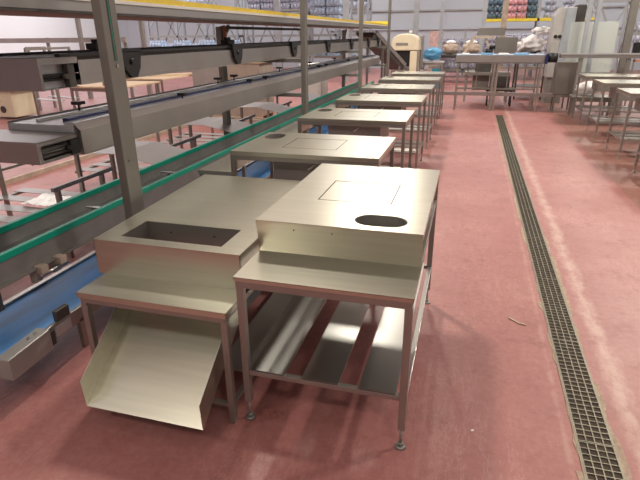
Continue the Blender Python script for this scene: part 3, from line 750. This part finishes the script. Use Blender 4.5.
MB().box(-.3,.1,-.012,0,1.66,1.74).build('nameplate', 'dull', r)
MB().tube((.15,.2,2.02),(.15,.2,2.12),.05,10).build('beacon', 'paper', r)
MB().box(-.36,.2,.1,.85,1.0,1.5).build('inner_block', 'black', r)
MB().box(.18,.42,.0,.85,.2,1.48).build('side_panel', 'cream', r, .02)
MB().box(-.36,.18,.02,.7,.82,.9).box(-.15,-.02,.05,.2,.1,.82).box(.05,.15,.05,.2,.1,.82).build('base_frame', 'dull', r)
for x in (-.4,.44): MB().box(x-.03,x+.03,0,.06,0,1.5).box(x-.03,x+.03,.8,.86,0,1.5).build('leg', 'dull', r)
MB().box(-.60,-.40,-.02,.2,1.35,1.62).build('control_panel', 'bluefilm', r, .02)

simple_table('far_worktable', 'small worktable with blue film beyond the cream machine', (-1.55, 21.2, 0), .95, 1.0, 1.0, 'slide')
tag(MB().blob((-1.55,21.6,1.28),(.36,.35,.22),3,.5,5).build('blue_film_heap', 'bluefilm'), 'heap of bright blue film on the small far worktable', 'film')
tag(MB().box(-1.5,-1.2,21.25,21.55,.3,.75).box(-1.5,-1.2,21.25,21.55,.0,.29).build('tub', 'green_teal', None, .02), 'teal tub under the small far worktable', 'tub')
r = thing('grey_packing_machine', 'grey cabinet machine standing between the cream machine and the blue film', 'machine', (-2.15, 20.4, 0))
MB().box(-.3,.3,0,.7,.9,1.95).build('cabinet', 'dull', r, .02); MB().box(-.38,.38,-.1,.8,.82,.9).build('deck', 'cover', r)
for x in (-.33,.33): MB().box(x-.03,x+.03,-.05,.01,0,.82).box(x-.03,x+.03,.7,.76,0,.82).build('leg', 'tube', r)
MB().box(-.2,.2,-.02,0,1.1,1.4).build('window', 'black', r)
MB().box(-.3,.35,.1,.5,.3,.36).build('lower_tray', 'dull', r)
r = thing('conveyor_stand', 'low grey roller stand in front of the grey cabinet machine', 'stand', (-1.95, 19.2, 0))
for i in range(9): MB().tube((-.25,.1+.1*i,.75),(.25,.1+.1*i,.75),.03,8).build('roller', 'dull', r)
MB().box(-.28,-.25,0,1,.68,.8).box(.25,.28,0,1,.68,.8).build('side_rail', 'cover', r)
for x in (-.265,.265):
    for y in (.1,.9): MB().box(x-.015,x+.015,y-.02,y+.02,0,.68).build('leg', 'dull', r)
for i, (x, z) in enumerate(((-1.75,0),(-1.75,.55),(-1.75,1.1),(-1.75,1.62))):
    o = MB().box(x-.28,x+.28,26,26.7,z+.001*i,z+.52 if i<3 else z+.5).build('carton', 'mixed' if i>1 else 'card', None, .01); tag(o, ['lowest','second','third','topmost'][i]+' carton of the reddish stack beyond the blue film', 'carton', 'reddish carton stack')
# low shelf of packs against the far wall
rack('low shelf of pale bottle packs before the far wall, behind the beige sacks', -1.6, .7, 27.2, 2.2, (.4, 1.16,), beam='dull', n=2, d=.9, braces=False)
for i in range(2):
    for z in (.402, 1.162): pack('packgrey', .96, .7, .68, (-1.025+1.15*i, 27.3, z), 'pale bottle pack on the low shelf before the far wall', 'packs on the low shelf')
simple_table('sack_bench', 'dark bench carrying the two beige sacks beyond the far workbench', (-.5, 24.0, 0), 1.9, 1.0, 1.15, 'dark', legm='dark', shelf=.45)
for x, q, lab in ((-.98,.34,'beige sack with a white cover on the dark bench, nearer the blue film'), (-.12,.40,'beige sack with a white cover on the dark bench, nearer the grey hood')):
    r = thing('covered_sack', lab, 'sack', (x, 24.5, 1.152))
    MB().blob((0,0,.25),(q*.95,q*.8,.235),3,.35,4).build('sack', 'sack', r)
    MB().blob((0,0,.50),(q*.6,q*.6,.09),3,.3,9).build('white_cover', 'white', r)

# ------------------------------------------------------------------ rear workbench with blue belt
r = thing('rear_workbench', 'long steel workbench with a pale blue belt across the far end of the aisle', 'workbench', (.7, 15.15, 0))
MB().box(-1.15,1.12,0,.9,1.26,1.275).box(-1.15,1.12,0,.004,1.25,1.46).box(-1.15,-1.146,0,.9,1.25,1.46).box(1.116,1.12,0,.9,1.25,1.46).box(-1.15,1.12,.896,.9,1.25,1.46).build('trough', 'cover', r)
MB().box(-1.14,1.115,.01,.89,1.43,1.47).build('belt', 'packblue', r)
for i, x in enumerate((-1.08,-.12,-.03,1.05)):
    for y in (.04,.86):
        l = MB().box(x-.022,x+.022,y-.022,y+.022,.0,1.26).build('leg', 'tube', r)
for x in (-.8,-.55,.3,.5,.75): MB().box(x-.015,x+.015,.80,.83,.55,1.26).build('hanger_rod', 'tube', r)
MB().box(-1.08,1.05,.79,.83,.50,.55).build('stretcher', 'tube', r)
MB().tube((1.19,.05,1.40),(1.42,.05,1.40),.12,18).tube((1.12,.05,1.40),(1.19,.05,1.40),.06).build('motor', 'black', r)
MB().box(1.122,1.185,-.10,-.02,1.25,1.50).build('gear_box', 'navy', r, .01)
for x, m, w in ((-.9,'white',.2),(-.35,'bluefilm',.3),(.1,'white',.25),(.55,'bluefilm',.35)):
    o = MB().box(.7+x-w/2,.7+x+w/2,15.3,15.8,1.4702,1.50).build('liner_sheet', m, None, .004)
    tag(o, {-.9:'small white sheet at the outer end of the far workbench',-.35:'blue sheet near the outer end of the far workbench',.1:'white sheet mid-way along the far workbench',.55:'wide blue sheet near the motor end of the far workbench'}[x], 'sheet')
r = thing('floor_beam', 'long low grey beam crossing the hall behind the workbench legs', 'beam', (1.6, 15.5, 0))
MB().box(-2.7,3.4,0,.10,.37,.47).build('beam', 'cover', r, .005)
for x in (-2.5,0.05,2.3): MB().box(x-.03,x+.03,.02,.08,0,.37).build('post', 'tube', r)

# grey machine behind the bench
r = thing('grey_hopper_machine', 'olive-grey hooded machine behind the pale blue belt of the far workbench', 'machine', (.45, 17.2, 0))
MB().prism([(-.42,1.95),(.40,1.95),(.42,2.16),(-.36,2.16)], 'y', 0, .6).build('hood', 'colpaint', r, .01)
MB().box(.16,.78,-.05,.55,1.35,1.90).build('cabinet', 'colpaint', r, .02)
MB().bar((-.78,0,1.35),(-.46,0,1.92),.06,.09).bar((-.46,0,1.90),(.12,0,1.90),.06,.07).bar((-.15,.05,1.88),(.06,.05,1.5),.06,.06).build('slanted_arm', 'sack', r)
MB().box(-.65,.7,.0,.6,.80,.9).build('deck', 'dull', r)
MB().box(-.35,.12,.1,.5,.9,1.45).build('drive_block', 'dark', r, .02)
MB().tube((-.1,-.05,1.5),(.1,-.05,1.5),.07).tube((.0,-.02,1.62),(.16,-.02,1.62),.05).build('motor', 'black', r)
for x in (-.6,.65):
    for y in (.05,.55): MB().box(x-.03,x+.03,y-.03,y+.03,0,.8).build('leg', 'dull', r)
MB().box(-.4,.1,.1,.5,.35,.8).build('lower_box', 'colpaint', r, .02)
# dark undercarriage seen below the bench
r = thing('wheeled_trolley', 'dark low trolley parked under the far workbench', 'trolley', (.85, 16.3, 0))
MB().box(-.4,.4,0,.6,.42,.50).build('deck', 'dark', r); MB().box(-.3,.25,.1,.5,.5,.85).build('load', 'dark', r, .03)
for x in (-.33,.33):
    for y in (.08,.52): MB().tube((x-.02,y,.08),(x+.02,y,.08),.08,14).box(x-.015,x+.015,y-.02,y+.02,.08,.42).build('wheel', 'black', r)

# right rack with packs
rack('yellow-beamed pallet rack of dark and pink packs against the far wall', .36, 5.3, 28.2, 3.9, (2.66,), beam='yellow', n=2, braces=False)
for i, k in enumerate(('packdark','packdark','packpink','packpink','packdark','packgrey','packgrey')):
    nm = {'packdark':'dark teal','packpink':'pink','packgrey':'lilac-grey'}[k]
    where = ['at its left end','second from its left end','in its middle','beside the other pink one','right of the pink pair','just before its last pack','at its right end'][i]
    pack(k, .44, .8, .92, ((.36+.33+.455*i if i < 5 else .36+2.47+.5+.8*(i-5)), 28.3, 2.662), f'{nm} bottle pack on the yellow-beamed rack, {where}', 'packs on the yellow-beamed rack')
for i in range(6):
    for j, z in enumerate((.6, 1.3)):
        pack('packgrey', .68, .8, .69, (.95+.72*i, 26.15, z+.001), 'lilac-grey bottle pack stacked below the yellow-beamed rack', 'lilac packs below the yellow rack')
simple_table('low_bench', 'low platform carrying the lilac packs below the yellow-beamed rack', (2.75, 26.0, 0), 4.6, 1.1, .6, 'dull')

# white wrapped bundles
for i, (x, y, z, rr, lab) in enumerate(((1.75,18.5,1.66,(.40,.35,.24),'large white film-wrapped bundle behind the far workbench motor'), (2.05,18.7,2.06,(.28,.25,.12),'smaller white bundle resting above the large white one'), )):
    tag(MB().blob((x,y,z),rr,4,.5,i+2).build('wrapped_bundle', 'white'), lab, 'bundle')
simple_table('bundle_stand', 'dark stand under the white film-wrapped bundle', (1.80, 18.08, 0), .9, 1.2, 1.32, 'dark', legm='dark', shelf=.4)
r = thing('gripper_tools', 'small black tools lying in front of the white bundle', 'tools', (1.7, 18.1, 1.33))
MB().bar((-.3,.0,.03),(.2,.1,.1),.05,.05).bar((-.1,.05,.02),(.3,.02,.16),.04,.05).build('clamp', 'black', r)

# tall grey cabinet, frosted sheet, right-hand conveyor, columns
r = thing('tall_grey_machine', 'tall grey angular machine casing beside the frosted sheet', 'machine', (2.40, 17.3, 0))
MB().prism([(-.22,.75),(.30,.75),(.34,2.68),(-.10,2.68),(-.24,2.45)], 'y', 0, .7).build('casing', 'casing', r, .015)
MB().box(-.18,.28,.05,.65,0,.75).build('plinth', 'dull', r)
MB().prism([(-.02,1.0),(.29,1.0),(.33,2.66),(.06,2.66)], 'y', -.02, 0).build('front_panel', 'colpale', r)
MB().tube((-.13,-.02,1.9),(-.13,0,1.9),.05).tube((-.02,-.05,1.9),(-.02,-.02,1.9),.05).build('gauge', 'black', r)
MB().box(.34,.60,.1,.5,2.15,2.75).build('top_unit', 'dark', r, .03)
r = thing('frosted_sheet', 'large pale frosted sheet standing upright beside the tall grey machine', 'sheet', (3.06, 16.2, 0))
MB().box(-.585,.585,0,.012,.98,2.27).build('sheet', 'glass', r)
MB().box(-.6,.6,-.02,.03,.94,.98).box(-.5,-.46,-.02,.03,0,.94).box(.46,.5,-.02,.03,0,.94).build('stand', 'dull', r)
for x, y, lab in ((2.80,15.8,''),(3.02,15.85,'')):
    struct(MB().box(x-.05,x+.05,y-.05,y+.05,0,H).build('column', 'colpale'))
struct(MB().box(3.80,3.97,16.0,16.17,0,H).build('column', 'colpaint'))
r = thing('end_conveyor', 'narrow grey conveyor on posts leading off past the frosted sheet', 'conveyor', (2.42, 14.98, 0))
MB().box(-.25,3.0,0,.35,1.40,1.495).build('bed', 'cover', r, .004); MB().box(-.25,3.0,-.03,0,1.485,1.52).build('edge_rail', 'slide', r)
for x in (.25,1.35,2.6): MB().box(x-.05,x+.05,.1,.2,0,1.40).build('leg', 'dull', r)
tag(MB().box(2.18,2.72,15.45,15.95,.45,1.28).box(2.22,2.26,15.5,15.55,0,.45).box(2.64,2.68,15.5,15.55,0,.45).box(2.22,2.26,15.85,15.9,0,.45).box(2.64,2.68,15.85,15.9,0,.45).build('cabinet', 'colpaint', None, .01), 'grey steel cabinet on short legs below the end conveyor', 'cabinet')
tag(MB().blob((2.85,14.6,.71),(.28,.2,.16),3,.4,8).build('white_bag', 'white'), 'white bag slumped on the low stand by the grey cabinet', 'bag')
simple_table('low_stand', 'low grey stand carrying the white bag behind the flat tables', (2.95, 14.3, 0), .9, .6, .52, 'dull')
r = thing('black_fitting', 'small black switch and orange lamp behind the frosted sheet', 'switch', (4.2, 16.3, 0))
MB().box(-.02,.02,-.02,.02,0,1.5).build('post', 'dull', r); MB().box(-.10,.08,-.08,.02,1.4,1.75).build('switch_box', 'black', r, .01); MB().tube((.22,0,1.3),(.22,0,1.75),.06,12).box(-.02,.24,-.02,.02,1.26,1.3).build('orange_lamp', 'orange', r)
# lattice girder on the right
r = thing('lattice_girder', 'grey lattice girder behind the leaning sheet at the photo edge', 'girder', (3.4, 20, 0))
MB().box(0,6,-.05,.05,1.9,2.0).box(0,6,-.05,.05,2.9,3.0).build('chord', 'rackgrey', r)
lt = MB()
for i in range(7):
    x = i*.85; lt.bar((x,0,2.0),(x+.42,0,2.9),.05,.05,(0,1,0)).bar((x+.42,0,2.9),(x+.85,0,2.0),.05,.05,(0,1,0))
lt.build('lattice', 'rackgrey', r)
for x in (.2,3,5.8): MB().box(x-.06,x+.06,-.06,.06,0,1.9).build('post', 'rackgrey', r)
rack('grey rack with pale packs at the photo edge behind the lattice girder', 5.9, 10.2, 24.5, 4.4, (1.6,), beam='rackgrey', n=2)
for i in range(4): pack('packgrey', .74, .8, .8, (5.9+.5+.78*(i%2)+2.15*(i//2), 24.58, 1.602), 'pale pack on the rack behind the lattice girder', 'packs behind the lattice girder')

# ------------------------------------------------------------------ small floor scrap
s = MB().bar((.445,3.60,.004),(.52,3.53,.004),.016,.006).bar((.52,3.53,.005),(.565,3.52,.006),.010,.004)
tag(s.build('floor_scrap', 'sack'), 'small pale scrap lying on the red floor left of the drain', 'scrap')
tag(MB().bar((.18,2.30,.002),(.195,2.31,.002),.012,.004).build('floor_crumb', 'paper'), 'tiny white crumb on the floor beside the stepped table', 'crumb')

# ------------------------------------------------------------------ lights: high-bay lamps, added front lamps, added roof fill
def area(name, loc, sx, sy, power, col, rot=(0,0,0)):
    l = bpy.data.lights.new(name, 'AREA'); l.shape = 'RECTANGLE'; l.size = sx; l.size_y = sy; l.energy = power; l.color = col
    o = bpy.data.objects.new(name, l); C.objects.link(o); o.location = loc; o.rotation_euler = rot
    return o
warm = (1.0, .92, .80); cool = (.95, .97, 1.0)
for y in (6.2, 14, 22):                                             # high-bay lamps over the aisle and over the conveyors
    area('high_bay_or_fill_lamp', (-2.6, y, 6.6), .6, .6, 345, warm)
    area('high_bay_or_fill_lamp', (5.2, y, 6.6), .6, .6, 345, warm)
for x in (-4.2, 2.4): area('high_bay_or_fill_lamp', (x, -2.6, 6.4), .6, .6, 90, warm, (math.radians(30), 0, 0))  # unseen front lamps, added to brighten faces turned to the camera
area('roof_fill', (-1.2, 13.5, 6.95), 6.0, 38, 240, (1, .98, .92))     # unseen roof strips, added for soft fill and reflections in the steel
area('roof_fill', (-9.9, 13.5, 6.95), 9.2, 38, 700, (1, .98, .92))
area('roof_fill', (7.5, 13.5, 6.95), 3.8, 38, 330, (1, .97, .92))
for x in (-14, -6, 1.5, 8): area('roof_fill', (x, 29, 6.9), 2.4, 5, 260, cool)  # unseen, added for brightness at the far end of the hall
for y in (10, 18, 26): area('roof_fill', (-20.5, y, 6.9), 3.5, 5, 460, cool)  # unseen, added to brighten the white left wall
w = bpy.data.worlds.new('World'); sc.world = w; w.use_nodes = True
w.node_tree.nodes['Background'].inputs['Color'].default_value = (.8, .85, .9, 1)
w.node_tree.nodes['Background'].inputs['Strength'].default_value = .4

# ------------------------------------------------------------------ camera
f_px, pitch, yaw, roll = 506.95, .384063, .280083, -.009413
cy, sy, cp, sp = math.cos(yaw), math.sin(yaw), math.cos(pitch), math.sin(pitch)
fh = V((-sy, cy, 0)); rt = V((cy, sy, 0)); up = V((0,0,1))
F = fh*cp - up*sp; U = fh*sp + up*cp
R2 = rt*math.cos(roll) + U*math.sin(roll); U2 = -rt*math.sin(roll) + U*math.cos(roll)
cam = bpy.data.cameras.new('camera'); co = bpy.data.objects.new('camera', cam); C.objects.link(co)
mw = Matrix(((R2.x, U2.x, -F.x, 0), (R2.y, U2.y, -F.y, 0), (R2.z, U2.z, -F.z, 2.0), (0,0,0,1)))
co.matrix_world = mw
cam.sensor_fit = 'HORIZONTAL'; cam.sensor_width = 36; cam.lens = f_px/640*36; cam.clip_end = 200; cam.clip_start = .05
sc.camera = co
sc.view_settings.view_transform = 'Standard'; sc.view_settings.look = 'None'; sc.view_settings.gamma = 1
sc.view_settings.use_curve_mapping = False
sc.view_settings.exposure = -0.1
sc.cycles.max_bounces = 8; sc.cycles.diffuse_bounces = 4; sc.cycles.glossy_bounces = 4
sc.cycles.use_denoising = True
